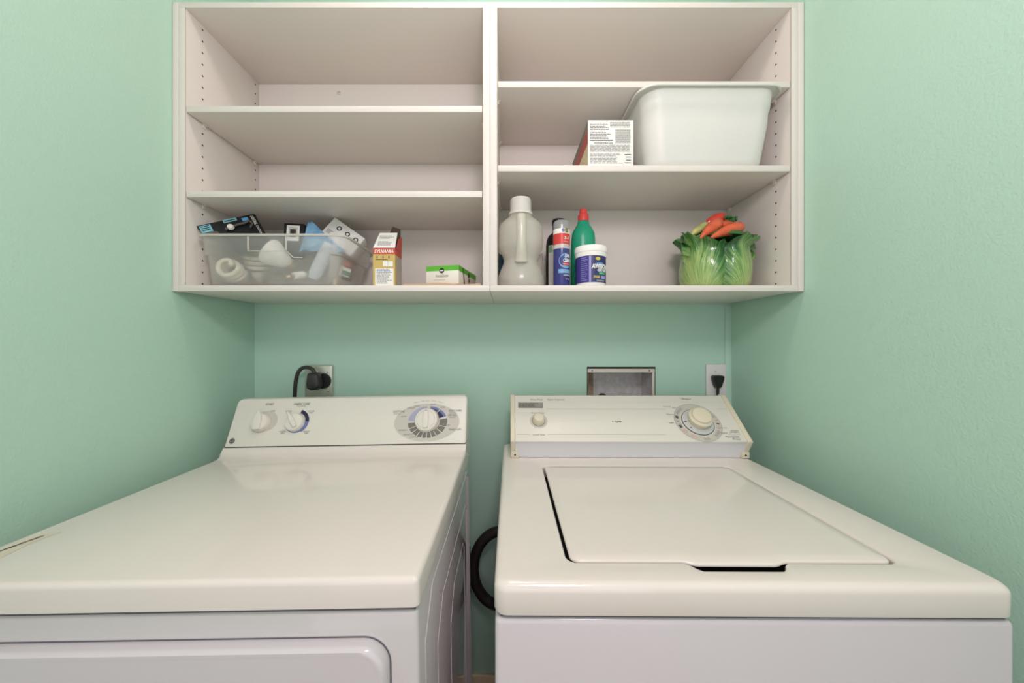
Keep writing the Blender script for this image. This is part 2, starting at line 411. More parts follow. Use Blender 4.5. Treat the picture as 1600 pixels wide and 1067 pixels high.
# door
b = MB(); zt = .833
def drr(d, x): return [(p[0], x-.003, p[1]) for p in rr(-.30+d, .302-d, .22+d, zt-d, .034-d*.5, 0, 8)]
b.loops([drr(0, -.300), drr(0, -.3115), drr(.0012, -.316), drr(.004, -.3185), drr(.008, -.3187), drr(.010, -.3184), drr(.0105, -.3184)], cap0=False)
door = b.build('door', M['enamel_shade'], dr)
b = MB(); b.loops([drr(-.0020, -.3004), drr(.004, -.3006)], cap0=False); b.build('door_gap', M['seam'], dr)
b = MB(); b.box(.3005, .3045, -.315, -.3035, .756, .770, .0015); b.build('hinge', M['wplastic'], door)
for sx in (-1, 1):
    for sy in (-.26, .26):
        b = MB(); gz = -(.006+sx*.29*.017); b.lathe([(.02, gz), (.022, gz+.006), (.012, gz+.008), (.012, .022)], c=(sx*.29, sy, 0), seg=16); b.build('foot', M['black'], dr)
# worn bar code sticker
Pt = Mr @ Matrix.Translation((0, 0, ZT)); g = plane_map(Matrix.Translation((0, 0, ZT)))
b = MB(); q = [on(Pt, *p) for p in ((0, 858), (24, 847), (60, 834), (96, 831.5), (72, 840), (40, 853), (0, 873))]
b.add([g(a, c, .0003) for a, c in q], [tuple(range(len(q)))], 0)
for i in range(26):
    s_ = i/25; x0 = s_*66; y0 = 861-s_*23.5; k_ = random.uniform(.9, 1.5)*(1-.4*s_)
    a = on(Pt, x0-5*k_, y0+2.0*k_); c = on(Pt, x0+5*k_, y0-1.2*k_); e = Vector((c[0]-a[0], c[1]-a[1])); n = Vector((-e.y, e.x)).normalized()*random.uniform(.0018, .004)
    b.add([g(a[0], a[1], .0005), g((a[0]+c[0])/2-n.x, (a[1]+c[1])/2-n.y, .0005), g(c[0], c[1], .0005), g((a[0]+c[0])/2+n.x, (a[1]+c[1])/2+n.y, .0005)], [(0, 1, 2, 3)], 1)
b.build('sticker', [mat('worn_sticker', (216, 206, 186), .6), M['ink']], dr, sm=False)

# ------------------------------------------------------------------ washer
wa = thing('washer', 'white top loading washer with square lid and cream console ends, right of the dryer', 'washer',
           (.329, .775, 0), (0, 0, -.007))
Mw = rootM(wa); ZW = .914
b = MB(); b.box(-.3435, .3435, -.319, .325, .02, .8665, .007, 3); b.build('body', M['enamel_shade'], wa)
b = MB(); b.box(-.336, .336, -.314, .32, .8645, .874); b.build('seam', M['seam'], wa)
nx0, nx1 = -.056, .066
xs = [nx0-.014+(nx1-nx0+.028)*i/24 for i in range(25)]
def dip(x, k):
    a = (x-nx0+.014)/(nx1-nx0+.028); e = min(a, 1-a)*24/3; return -k*min(1, max(0, e))**2*(3-2*min(1, max(0, e)))
hole = (-.2395, .2435, -.2725, .1245)
def inner(d, z, k=.0175): return rr(hole[0]-d, hole[1]+d, hole[2]-d, hole[3]+d, .016+d, z, 6, [(x, dip(x, k)) for x in xs])
def outer(d, z): return rr(-.345+d, .345-d, -.3215+d, .33-d, .017-d*.35, z, 6, [(x, 0) for x in xs])
b = MB()
b.loops([outer(.001, .8725), outer(0, .875), outer(0, .9025)]+[outer(.0115*(1-math.sin(a)), .9025+.0115*math.cos(a)) for a in (PI/2*.8, PI/2*.6, PI/2*.4, PI/2*.2, 0)]
        + [inner(.004, ZW), inner(.0015, ZW-.001), inner(0, ZW-.004), inner(0, ZW-.03)], cap0=False, cap1=False)
b.loops([inner(0, ZW-.0302), inner(-.05, ZW-.0303, 0)], 1, False, False); b.add(inner(-.05, ZW-.0303, 0), [tuple(range(len(inner(0, 0))))], 1)
b.build('top_panel', [M['enamel'], M['gap']], wa, ang=50)
b = MB()
def lid(d, z, k=.0065): return rr(hole[0]+.0055+d, hole[1]-.003-d, hole[2]+.0028+d, hole[3]-.003-d, .015, z, 6, [(x, dip(x, k*max(0, 1-d/.02))) for x in xs])
b.loops([lid(.001, ZW-.0048), lid(0, ZW-.0042), lid(0, ZW-.0025), lid(.001, ZW-.001), lid(.003, ZW+.0002), lid(.02, ZW+.0004)], cap0=True)
b.build('lid', M['enamel'], wa, ang=50)
# console
b = MB(); b.prism([(.190, ZW+.0008), (.180, .957), (.1765, .9605), (.300, .9605), (.32, ZW+.0008)], -.309, .330, 'x'); b.build('lower_fascia', mat('cool_white_fascia', (226, 226, 229), .35), wa)
b = MB(); b.prism([(.1745, .9605), (.1735, .9640), (.294, 1.0715), (.305, 1.0715), (.325, 1.06), (.325, .962)], -.309, .330, 'x', .0015, 2)
b.build('console', M['wplastic'], wa)
cap = [(.1865, ZW+.0008), (.1865, ZW+.012), (.190, ZW+.014), (.1745, .955), (.1700, .9640), (.2925, 1.0745), (.307, 1.0745), (.328, 1.062), (.328, ZW+.0008)]
for a0, a1 in ((-.322, -.309), (.330, .3435)):
    b = MB(); b.prism(cap, a0, a1, 'x', .0018, 2); e = b.build('end_cap', M['cream'], wa)
    c0 = min(max((a0+a1)/2+(.006 if a0 < 0 else -.006), -.4), .4)
    b = MB(); b.box(c0-.011, c0+.011, .1825, .189, ZW+.0008, ZW+.0185, .001)
    b.lathe([(.0025, 0), (.0025, .0009), (.0004, .001)], M=Matrix.Translation((c0, .1825, ZW+.0095)) @ Matrix.Rotation(PI/2, 4, 'X'), mi=1, seg=12)
    b.build('screw_tab', [M['cream'], M['gap']], e)
Lw = frame((-.309, .1735, .9640), (1, 0, 0), (0, .1205, .1075)); P2 = Mw @ Lw; f = plane_map(Lw)
uv = lambda px, py: on(P2, px, py)
b = MB(); mats = [M['greyp'], M['inkl'], M['inkd'], M['ink'], mat('rose_print', (206, 178, 170), .5), M['gap']]
def hline(px0, px1, py, mi=1, t=.0005):
    (u0, v0), (u1, v1) = uv(px0, py), uv(px1, py); b.rect(f, u0, u1, v0-t, v0+t, .0004, mi)
hline(854, 1040, 639); hline(1120, 1136, 639); hline(808, 828, 678.5); hline(856, 1040, 678.5); hline(1138, 1157, 679); hline(806, 1160, 628, 1, .0002)
u, v = uv(1090, 659.5); uk, vk = u, v; kw = 1/545
b.arc(f, u, v, 26*kw, 35.5*kw, h=.0003, mi=0, n=64); b.arc(f, u, v, 34.5*kw, 35.5*kw, h=.0005, mi=1, n=64)
for a0, a1, mi in ((118, 150, 1), (155, 168, 3), (172, 182, 1), (188, 202, 3), (205, 222, 4), (228, 250, 4), (262, 285, 1), (300, 330, 1), (335, 345, 4), (350, 358, 3), (2, 10, 4), (14, 40, 1)):
    b.arc(f, u, v, 28.5*kw, 33*kw, a0+2, a1-2, .0006, mi, 8)
for i in range(12):
    a = math.radians(150+i*9) if i < 6 else math.radians(-40+(i-6)*9); b.text(f, str((14-2*i) if i < 6 else 4+2*(i-6)), u+30.5*kw*math.cos(a), v+30.5*kw*math.sin(a), .0045, mi=2, h=.0008)
u, v = uv(841.5, 657.5); u2, v2 = u, v
b.arc(f, u, v, 9.5*kw, 14*kw, h=.0003, mi=0); b.arc(f, u, v, 10*kw, 10.5*kw, h=.0005, mi=3)
T = lambda s, px, py, sz, wd, mi=3, **k: b.text(f, s, *uv(px, py), sz, mi=mi, width=wd*kw, **k)
T('Heavy Duty', 838.5, 624.3, .0075, 21, 3); T('Super Capacity', 868.5, 624.3, .0075, 29, 3)
T('Whirlpool', 1071.5, 623.3, .0085, 16, 2, shear=.15)
b.arc(f, *uv(1065, 622.2), 3*kw, 3.4*kw, 20, 200, mi=2, asp=.5)
T('3 Cycle', 963.5, 658.6, .0085, 15, 2, bold=.02)
T('Water  Temp', 840, 645.2, .006, 21, 3); T('Load Size', 842, 679, .0065, 18, 3)
for s, px, py, wd in (('Normal', 1042, 635.4, 12), ('Heavy', 1053.5, 637.5, 7), ('Regular', 1047, 647.4, 11), ('Light', 1049, 660.5, 8), ('Knits', 1131, 668.5, 9), ('Regular', 1131.5, 676, 11),
                      ('DELICATE', 1147.5, 673, 12), ('KNIT GENTLE', 1147.5, 675.6, 14)): T(s, px, py, .0055, wd, 3)
T('Permanent', 1144.5, 682.5, .0075, 20, 2); T('Press', 1151, 686, .0075, 11, 2)
b.build('lettering', mats, wa, sm=False)
b = MB(); (u0, v0), (u1, v1) = uv(809.5, 637.3), uv(848, 629); b.rect(f, u0, u1, v0, v1, .0004, 0); b.rect(f, u0+.001, u1-.001, v0, v0+.0018, .0006, 1)
b.lines(f, u0+.003, u1-.003, v0+.0025, v1-.001, 4, 1); b.build('rating_sticker', [mat('grey_sticker', (150, 146, 136), .5), M['inkd']], wa, sm=False)
# load size knob and the timer dial
Mk = Lw @ Matrix.Translation((u2, v2, .0006)); b = MB()
b.lathe([(9.6*kw, 0), (9.4*kw, .006), (8.8*kw, .012), (8.2*kw, .0165), (7.2*kw, .019), (4*kw, .0203), (.0004, .0206)], M=Mk, seg=36); b.build('knob', M['cream'], wa)
Mk = Lw @ Matrix.Translation((uk, vk, .0006)); b = MB()
b.lathe([(23.4*kw, 0), (23.4*kw, .002), (22.4*kw, .0036), (15*kw, .0042)], M=Mk, seg=56)
b.lathe([(24.2*kw, 0), (24.2*kw, .0012)], M=Mk, seg=56, mi=1)
g = plane_map(Mk)
for a in (215, 350, 180): b.arc(g, 0, 0, 18.5*kw, 21.5*kw, a, a+4, .0045, 1, 2)
d0 = b.build('dial', [mat('pale_grey_dial', (206, 208, 206), .35), M['gap']], wa)
b = MB(); b.lathe([(15*kw, .004), (15.6*kw, .010), (15.8*kw, .018), (17.4*kw, .0195), (17.6*kw, .024), (16.4*kw, .0265), (14.8*kw, .0275), (14.3*kw, .0285), (14.0*kw, .0335), (13.2*kw, .0352), (8*kw, .0365), (.0004, .0368)], M=Mk, seg=48)
b.build('grip', M['cream'], d0, ang=28)
for sx in (-1, 1):
    for sy in (-.28, .28):
        b = MB(); b.lathe([(.02, 0), (.022, .006), (.012, .008), (.012, .024)], c=(sx*.3, sy, 0), seg=16); b.build('foot', M['black'], wa)

# ------------------------------------------------------------------ drain hose in the gap
pts = []
hc = W(784, 888, 1.135)
for i in range(161):
    a = math.radians(25+290*i/160); pts.append((hc.x+.093*math.cos(a), 1.135, hc.z+.123*math.sin(a)))
b = MB(); b.tube(pts, lambda i: .0152 if i % 2 else .0178, 14)
tag(b.build('drain_hose', M['rubber'], None, ang=80), 'black corrugated hose looped in the gap between the dryer and the washer', 'hose')

# ------------------------------------------------------------------ wall fittings
dx0, dx1 = (480-CX)*1.2/F, (522.5-CX)*1.2/F; dzt = ZC-(570-CY)*1.2/F
do = thing('range_outlet', 'square steel outlet plate on the back wall above the dryer', 'outlet', ((dx0+dx1)/2, 1.2, dzt-.06))
L = do.location
b = MB(L); b.box(dx0, dx1, 1.183, 1.1999, dzt-.118, dzt, .004, 3); b.build('plate', M['steel'], do)
cx, cz = (497-CX)*1.18/F, ZC-(595-CY)*1.18/F; cx2 = cx+.018
b = MB(L); b.lathe([(.026, 0), (.026, .010), (.024, .013), (.0005, .013)], M=Matrix.Translation((cx2, 1.183, cz)) @ Matrix.Rotation(PI/2, 4, 'X'), seg=28); b.build('receptacle', M['black'], do)
for dz in (.03, -.035):
    b = MB(L); b.lathe([(.0032, 0), (.003, .0015), (.0004, .002)], M=Matrix.Translation((cx2+.014, 1.183, cz+dz)) @ Matrix.Rotation(PI/2, 4, 'X'), seg=12); b.build('screw', M['chrome'], do)
pc = thing('power_cable', 'thick dark grey dryer plug and cord in the steel outlet plate', 'cord', (cx, 1.155, cz))
L = pc.location
b = MB(L)
def plug(d, y, k=1): # flat bottomed teardrop outline, wide at the bottom
    o = [(-.017, .026), (-.012, .029), (.010, .029), (.016, .024), (.0225, -.006), (.020, -.020), (.008, -.029), (-.008, -.030), (-.019, -.022), (-.021, -.006)]
    return [(cx+.002+x*k, y, cz+.001+z*k) for x, z in o]
b.loops([plug(0, 1.1695, .8), plug(0, 1.166, 1), plug(0, 1.146, 1.0), plug(0, 1.141, .94), plug(0, 1.1385, .8)]); b.build('plug', mat('dark_grey_plug', (52, 50, 48), .45), pc, ang=40)
b = MB(L); pp = [W(492, 583, 1.155), W(488, 577, 1.153), W(482, 574.3, 1.152), W(474, 574.5, 1.152), W(467, 580, 1.153), W(463, 591, 1.155), W(461.2, 605, 1.16), W(460.5, 622, 1.165), W(460, 645, 1.165), W(460, 690, 1.165)]
def smooth(p, n=6):
    out = []
    for i in range(len(p)-1):
        a, q, c, d = p[max(i-1, 0)], p[i], p[i+1], p[min(i+2, len(p)-1)]
        for j in range(n):
            t = j/n; out.append(.5*((2*q)+(c-a)*t+(2*a-5*q+4*c-d)*t*t+(3*q-a-3*c+d)*t**3))
    return out+[p[-1]]
b.tube(smooth(pp), .0062, 12, flat=1.0); b.build('cord', mat('dark_cord', (58, 54, 50), .5), pc)

ox0, ox1 = (1102-CX)*1.2/F, (1133-CX)*1.2/F; ozt = ZC-(569-CY)*1.2/F
wo = thing('wall_outlet', 'white single outlet plate on the back wall above the washer console', 'outlet', ((ox0+ox1)/2, 1.2, ozt-.058)); L = wo.location
b = MB(L); b.box(ox0, ox1, 1.1925, 1.1998, ozt-.117, ozt, .0022, 3); b.build('plate', M['outlet'], wo)
fo = plane_map(frame((0, 1.1925, 0), (1, 0, 0), (0, 0, 1)))
px_, pz_ = W(1117, 593, 1.19).x, W(1117, 593, 1.19).z
b = MB(L); b.lathe([(.0165, 0), (.0165, .0012), (.0155, .002), (.0004, .002)], M=Matrix.Translation((px_+.001, 1.1925, pz_)) @ Matrix.Rotation(PI/2, 4, 'X'), seg=28); b.build('receptacle', M['outlet'], wo)
b = MB(L); q = W(1118.5, 580, 1.19); b.lathe([(.003, 0), (.0028, .001), (.0004, .0014)], M=Matrix.Translation((q.x, 1.1925, q.z)) @ Matrix.Rotation(PI/2, 4, 'X'), seg=12); b.build('screw', M['steel'], wo)
q = W(1122, 596, 1.175)
wc = thing('power_cable', 'black washer plug and cord in the white wall outlet', 'cord', q); L = q
b = MB(L)
def wp(y, k=1): return [(q.x+x*k, y, q.z+.004+z*k) for x, z in ((-.017, .013), (-.013, .0165), (.013, .0165), (.017, .013), (.016, .002), (.008, -.021), (.004, -.026), (-.004, -.026), (-.008, -.021), (-.016, .002))]
b.loops([wp(1.1898, .9), wp(1.187, 1), wp(1.168, 1), wp(1.1645, .9)]); b.build('plug', M['black'], wc, ang=40)
b = MB(L); b.tube(smooth([Vector((q.x, 1.176, q.z-.02)), Vector((q.x-.001, 1.175, q.z-.04)), Vector((q.x-.003, 1.172, q.z-.07)), Vector((q.x-.006, 1.165, q.z-.2))]), .0045, 10); b.build('cord', M['black'], wc)

lb = thing('washer_supply_box', 'open metal washing machine supply box recessed in the back wall', 'supply box', ((hx0+hx1)/2, 1.2, hz0)); L = lb.location
b = MB(L); i0, i1, it, ib, yb = hx0+.0035, hx1-.004, hz1-.0075, hz0+.004, 1.312
b.box(i0, i1, yb, yb+.003, ib, it, mi=0); b.box(i0, i0+.002, 1.203, yb, ib, it, mi=1); b.box(i1-.002, i1, 1.203, yb, ib, it, mi=0)
b.box(i0, i1, 1.203, yb, it-.002, it, mi=1); b.box(i0, i1, 1.203, yb, ib, ib+.002, mi=1)
b.box(i0+.002, i0+.045, yb-.006, yb, ib, it-.002, mi=1); b.build('metal_box', [M['galv'], M['brown_metal']], lb)
b = MB(L); b.box(hx0+.002, hx1-.003, 1.1975, 1.2005, it-.0125, it+.0005, .001); b.box(hx1-.0125, hx1-.0035, 1.1976, 1.2004, ib, it-.012, .001)
b.build('flange', mat('painted_flange', (214, 206, 194), .5), lb)
for xx in (hx0+.018, hx1-.022):
    b = MB(L); b.lathe([(.0024, 0), (.002, .0008), (.0003, .001)], M=Matrix.Translation((xx, 1.1975, it-.006)) @ Matrix.Rotation(PI/2, 4, 'X'), seg=10); b.build('screw', M['inkd'], lb)
b = MB(L); b.box(hx0+.0005, hx1-.0005, 1.2005, 1.2025, it-.004, hz1-.0003); b.box(hx1-.006, hx1-.0005, 1.2005, 1.2025, ib, it); b.box(hx0+.0003, hx0+.003, 1.2005, 1.2025, ib, it); b.build('cut_edge', M['hole'], lb)
b = MB(L); b.lathe([(.011, ib+.002), (.011, 1.035), (.013, 1.036), (.013, 1.0475), (.008, 1.0485), (.008, 1.051), (.0004, 1.0515)], c=(.347, 1.26, 0), seg=20); b.build('valve', mat('dark_brass', (84, 66, 48), .4, metal=.7), lb)

# ------------------------------------------------------------------ left cabinet: clear bin and bulbs
ZS = ZC+.1536       # shelf board under the bins
ZR = ZC+.2916
M['bin'] = milky('frosted_plastic', (246, 244, 238), .70, .3, refr=.45)
M['rim'] = milky('frosted_rim', (228, 226, 218), .25, .3)
bn = thing('storage_bin', 'frosted plastic storage bin full of light bulbs in the left cabinet', 'bin', (-.63, 1.01, ZS)); L = bn.location
B = (-.827, -.437, .914, 1.125)
def bl(d, z, r=.03): return rr(B[0]+d*.7, B[1]-d*1.0, B[2]+d*.5, B[3]-d, r, z, 6)
h = ZR-ZS
b = MB(L)
zz = lambda t: ZS+h*t
b.loops([bl(.034, ZS+.001, .02), bl(.026, ZS+.004), bl(.022, zz(.1)), bl(.013, zz(.6)), bl(.006, zz(.615)), bl(.0, zz(.97))], cap1=False)
b.build('tub', M['bin'], bn, ang=60)
b = MB(L); b.loops([bl(-.001, zz(.955)), bl(-.009, zz(.955)), bl(-.010, zz(.985)), bl(-.006, zz(1.0)), bl(.0, zz(1.0)), bl(.002, zz(.97))], cap0=False, cap1=False)
b.build('rim', M['rim'], bn, ang=50)
for x in (W(391, 375, .92).x, W(450, 375, .92).x):
    b = MB(L); b.box(x-.0015, x+.0015, .9105, .9150, zz(.68), zz(.955), .0006); b.build('rib', M['rim'], bn)
b = MB(L); x0, x1 = W(391, 375, .92).x, W(450, 375, .92).x
b.tube([(x0-.004, .9155, zz(.675)), (x1, .9155, zz(.675)), (x1+.016, .9165, zz(.55)), (x1+.04, .9165, zz(.545))], .0013, 6); b.build('handle_outline', M['rim'], bn)

M['cfl'] = mat('white_bulb_tube', (240, 232, 212), .3); M['bulbw'] = mat('frosted_bulb', (244, 242, 236), .15)
M['bglass'] = milky('clear_bulb_glass', (225, 222, 214), .7, .05)
M['bbase'] = mat('bulb_screw_metal', (196, 178, 150), .3, metal=.9)
def cfl(label):
    t = thing('spiral_bulb', label, 'light bulb', group='spiral bulbs in the frosted bin')
    p = [(.024*math.cos(a)*(1 if i > 8 else .5+i/16), .024*math.sin(a)*(1 if i > 8 else .5+i/16), .062-.0145*a/(2*PI)) for i, a in enumerate([2*PI*k/20 for k in range(62)])]
    b = MB(); b.tube(p, .0062, 10); b.build('glass_tube', M['cfl'], t)
    b = MB(); b.lathe([(.020, .012), (.023, .009), (.022, -.004), (.014, -.014)], seg=24); b.build('ballast', M['wplastic'], t)
    b = MB(); b.lathe([(.0125, -.0135), (.013, -.018), (.0115, -.020), (.013, -.022), (.0115, -.024), (.013, -.026), (.010, -.031), (.003, -.034)], seg=20); b.build('screw_base', M['bbase'], t)
    return t
c0 = cfl('white spiral bulb lying end-on at the left end of the frosted bin')
c0.location = W(352, 428, .985)+Vector((.029, .02, -.004)); c0.rotation_euler = (math.radians(72), 0, math.radians(4))
dup(c0, W(399, 428, 1.02)+Vector((0, .02, .002)), (math.radians(20), math.radians(-6), .4), 'white spiral bulb standing upright behind the frosted bin front')
def bulb(label, pts, gm, base, loc, rot, name='globe_bulb'):
    t = thing(name, label, 'light bulb', loc, rot)
    b = MB(); b.lathe(pts, seg=32); b.build('glass', gm, t, ang=70)
    r, z = base; b = MB(); b.lathe([(r, z+.001), (r*1.04, z-.004), (r*.93, z-.006), (r*1.04, z-.009), (r*.93, z-.011), (r*1.04, z-.014), (r*.7, z-.019), (r*.25, z-.022)], seg=20); b.build('screw_base', M['bbase'], t)
    return t
sp = lambda R, z0, n=10, a1=2.55: [(max(.0004, R*math.sin(a1*i/n)), z0+R*math.cos(a1*i/n)) for i in range(n+1)]
bulb('large frosted white reflector bulb tilted in the middle of the frosted bin', [(.0004, .040), (.020, .039), (.034, .034), (.038, .026), (.036, .014), (.022, -.018), (.0135, -.032)], M['bulbw'], (.0135, -.032), W(436, 402, .968), (math.radians(18), math.radians(-55), 0), 'reflector_bulb')
bulb('small clear globe bulb at the bottom of the frosted bin', sp(.026, 0), M['bglass'], (.0125, -.0225), W(436, 437, 1.05), (math.radians(115), 0, .5))
bulb('small white candelabra bulb with its base toward the bin front', [(.0004, .034), (.008, .032), (.0105, .024), (.0105, 0), (.010, -.006)], M['bulbw'], (.0062, -.006), W(462, 431, .955), (math.radians(-70), math.radians(-28), -.6), 'candelabra_bulb')
bulb('clear tubular bulb leaning near the right end of the frosted bin', [(.0004, .046), (.012, .043), (.016, .034), (.016, -.02), (.012, -.030)], M['bglass'], (.012, -.03), W(525, 420, .985), (.15, math.radians(8), 0), 'tubular_bulb')
# pale sleeve
b = MB(); a0, a1 = W(489, 436, .975), W(517, 382, .985); b.tube([a0+(a1-a0)*i/8 for i in range(9)], [.012, .017, .0185, .019, .0195, .020, .020, .0195, .018], 16)
tag(b.build('paper_sleeve', mat('pale_blue_sleeve', (206, 212, 220), .6), None, ang=70), 'pale bluish paper sleeve leaning inside the frosted bin', 'sleeve')
# dark red carton in the right corner
q = W(541, 419, 1.02); ct = thing('bulb_carton', 'small dark red and green bulb carton at the right end of the frosted bin', 'box', q, (0, math.radians(12), math.radians(34))); f = plane_map(frame((0, -.0152, 0), (1, 0, 0), (0, 0, 1)))
b = MB(); b.box(-.020, .020, -.015, .015, -.033, .030, .001); b.build('carton', mat('dark_red_card', (112, 78, 68), .6), ct)
b = MB(); b.rect(f, -.018, .012, -.028, -.002, .0002, 0); b.rect(f, -.012, .012, -.026, -.012, .0004, 1); b.rect(f, -.018, .006, .004, .012, .0002, 2); b.build('label', [M['white'], mat('teal_print', (70, 130, 112), .5), mat('red_print', (196, 70, 66), .5)], ct, sm=False)
# blister card
A, Bc, Cc = W(307, 353.5, .937), W(398, 334, 1.005), W(431, 369, 1.005)
ex = (Bc-A); ey = (Cc-Bc); wl = ex.length; hl = .118
ey = (ey-ex.normalized()*ey.dot(ex.normalized())).normalized()
Mc = frame(A, ex, -ey); f = plane_map(Mc)
bc = thing('blister_card', 'black hang card with cyan labels sticking out of the frosted bin', 'package', A); L = A
n = 8
out = [(wl-.006+.006*math.cos(a), -.006+.006*math.sin(a)) for a in [PI/2*i/6 for i in range(7)]]+[(0, 0), (0, -.012), (.038, -.030), (.055, -hl), (wl, -hl)]
b = MB(L); b.loops([[Mc @ Vector((x, y, z)) for x, y in out] for z in (-.0006, .0006)]); b.build('card', mat('black_card', (22, 22, 24), .35), bc)
b = MB(L)
b.rect(f, .004, .030, -.026, -.003, .0009, 0); b.rect(f, wl*.43, wl*.66, -.0095, .0005, .0009, 0); b.rect(f, wl*.74, wl*.85, -.0165, -.0055, .0009, 1)
for i in range(3): b.rect(f, .007, .026, -.008-.006*i, -.0055-.006*i, .0012, 3)
b.text(f, 'LIGHTING', wl-.010, -.020, .011, .0012, 2, rot=-PI/2, width=.030, bold=.02); b.text(f, 'SOLUTIONS', wl-.010, -.056, .008, .0012, 2, rot=-PI/2, width=.034)
b.rect(f, wl*.45, wl*.64, -.0065, -.003, .0012, 3)
b.build('print', [mat('cyan_print', (120, 190, 200), .5), mat('sky_print', (98, 168, 214), .5), M['white'], M['inkd']], bc, sm=False)
b = MB(L); sp_ = [(wl*.40, -.034), (wl*.52, -.030), (wl*.64, -.027), (wl*.76, -.027), (wl*.84, -.022)]
b.tube([f(x, y, .006) for x, y in sp_], [.004, .0035, .003, .0035, .003], 8); b.tube([f(wl*.84, -.022, .006), f(wl*.87, -.034, .006), f(wl*.80, -.046, .006)], .0028, 8)
Mb = Mc @ Matrix.Translation((wl*.50, -.031, .006)); b.lathe([(.0004, .008), (.007, .006), (.009, 0), (.006, -.005)], M=Mb, mi=1, seg=14)
b.build('blister', [mat('smoky_fixture', (92, 90, 88), .2), M['wplastic']], bc)
# black framed box
q = W(461, 364, 1.035); bx = thing('black_box', 'black box with a white square frame print in the frosted bin', 'box', q, (math.radians(-6), 0, math.radians(8)))
b = MB(); b.box(-.026, .030, -.012, .012, -.075, .0245, .001); b.build('carton', mat('black_carton', (28, 27, 30), .45), bx)
f = plane_map(frame((0, -.0122, 0), (1, 0, 0), (0, 0, 1)))
b = MB(); b.rect(f, -.018, .018, -.03, .018, .0002, 0); b.rect(f, -.012, .012, -.02, .012, .0004, 1); b.rect(f, -.008, .008, -.018, .006, .0006, 2); b.build('print', [M['white'], M['greyp'], M['inkd']], bx, sm=False)
# crumpled blue pouch
q = W(491, 370, 1.022); b = MB(q); Lp_ = []
for i in range(9):
    t_ = i/8; l = []
    for j in range(20):
        a = 2*PI*j/20; r = (.052*(1-t_)**.95+.0035)*(1+.16*math.sin(3*a+2*t_)+.10*math.sin(7*a+5*t_))
        l.append((q.x+r*math.cos(a)*1.15+.014*(1-t_)-.012*t_, q.y+r*math.sin(a)*.36, q.z-.045+.088*t_+.004*math.sin(5*a)))
    Lp_.append(l)
b.loops(Lp_); o = b.build('pouch', mat('blue_pouch', (140, 186, 214), .4, var=(40, (96, 150, 196))), None, ang=30)
o.location = q; tag(o, 'crumpled blue pouch poking out of the frosted bin', 'pouch')
# white box with three ring prints
q = W(543, 371, 1.068); wb = thing('white_box', 'white box printed with three black rings leaning in the frosted bin', 'box', q, (math.radians(-12), math.radians(35), math.radians(6)))
b = MB(); b.box(-.058, .050, -.02, .02, -.05, .024, .0012); b.build('carton', M['white'], wb)
f = plane_map(frame((0, -.0202, 0), (1, 0, 0), (0, 0, 1)))
b = MB()
for x in (-.026, .003, .032): b.arc(f, x, .003, .0042, .0074, h=.0003, mi=0)
b.lines(f, -.05, -.03, -.03, -.015, 4, 1); b.build('print', [M['black'], M['ink']], wb, sm=False)

# ------------------------------------------------------------------ bulb carton, kraft bag, green box
q = W(600, 445, .94); q.z = ZS; bx = thing('light_bulb_box', 'yellow and red light bulb carton with open flaps, beside the frosted bin', 'box', q); 
hw, zt, dp = .0300, .1075, .058
b = MB(); b.add([(-hw, 0, 0), (hw, 0, 0), (hw, dp, 0), (-hw, dp, 0), (-hw, 0, zt), (hw, 0, zt), (hw, dp, zt), (-hw, dp, zt)], [(0, 1, 5, 4), (1, 2, 6, 5), (2, 3, 7, 6), (3, 0, 4, 7), (0, 3, 2, 1)], 0)
e = .0012; k = [(-hw+e, e), (hw-e, e), (hw-e, dp-e), (-hw+e, dp-e)]
b.add([(x, y, z) for z in (e, zt) for x, y in k], [(0, 1, 5, 4), (1, 2, 6, 5), (2, 3, 7, 6), (3, 0, 4, 7), (0, 3, 2, 1)], 1)
b.add([(-hw, 0, zt), (hw, 0, zt), (hw, dp, zt), (-hw, dp, zt)]+[(x, y, zt) for x, y in k], [(0, 1, 5, 4), (1, 2, 6, 5), (2, 3, 7, 6), (3, 0, 4, 7)], 1)
M['gold'] = mat('golden_card', (206, 178, 104), .5); M['kbrown'] = mat('brown_card', (76, 60, 46), .8); M['redp'] = mat('red_card', (204, 82, 66), .5)
b.build('carton', [M['gold'], M['kbrown']], bx, sm=False)
f = plane_map(frame((0, 0, 0), (1, 0, 0), (0, 0, 1))); g = plane_map(frame((hw, 0, 0), (0, 1, 0), (0, 0, 1)))
b = MB(); b.rect(f, -hw, hw, zt-.017, zt, .0003, 0); b.rect(g, 0, dp, zt-.017, zt, .0003, 0); b.rect(g, .012, dp, 0, zt-.02, .0003, 4)
b.text(f, 'SYLVANIA', 0, zt-.0085, .012, .0006, 1, width=.052, bold=.03, shear=.2)
b.rect(f, -.003, .024, zt-.050, zt-.036, .0003, 1); b.rect(f, .0105, .0110, zt-.050, zt-.036, .0005, 3); b.rect(f, -.024, .026, .006, .052, .0003, 1)
b.lines(f, -.02, .024, .044, .050, 2, 2, thick=.7); b.lines(f, -.02, .022, .010, .043, 9, 3)
for x in (-.02, -.004, .012): b.rect(f, x, x+.003, zt-.028, zt-.021, .0004, 3)
b.lines(f, -.022, .022, zt-.034, zt-.029, 1, 3)
b.build('print', [M['redp'], M['white'], M['blue'], M['ink'], mat('silver_card', (176, 166, 156), .4)], bx, sm=False)
def sheet(name, pts, n, m, mats, parent, print_=None):
    b = MB(); p = [Vector(x) for x in pts]; nn = (p[1]-p[0]).cross(p[3]-p[0]).normalized()*n
    b.loops([p, [x+nn for x in p]]); return b.build(name, mats, parent, sm=False)
sheet('flap', [(-hw, .001, zt+.0006), (hw, .001, zt+.0006), (hw-.004, .034, zt+.052), (-hw+.006, .034, zt+.052)], .0008, 0, M['white'], bx)
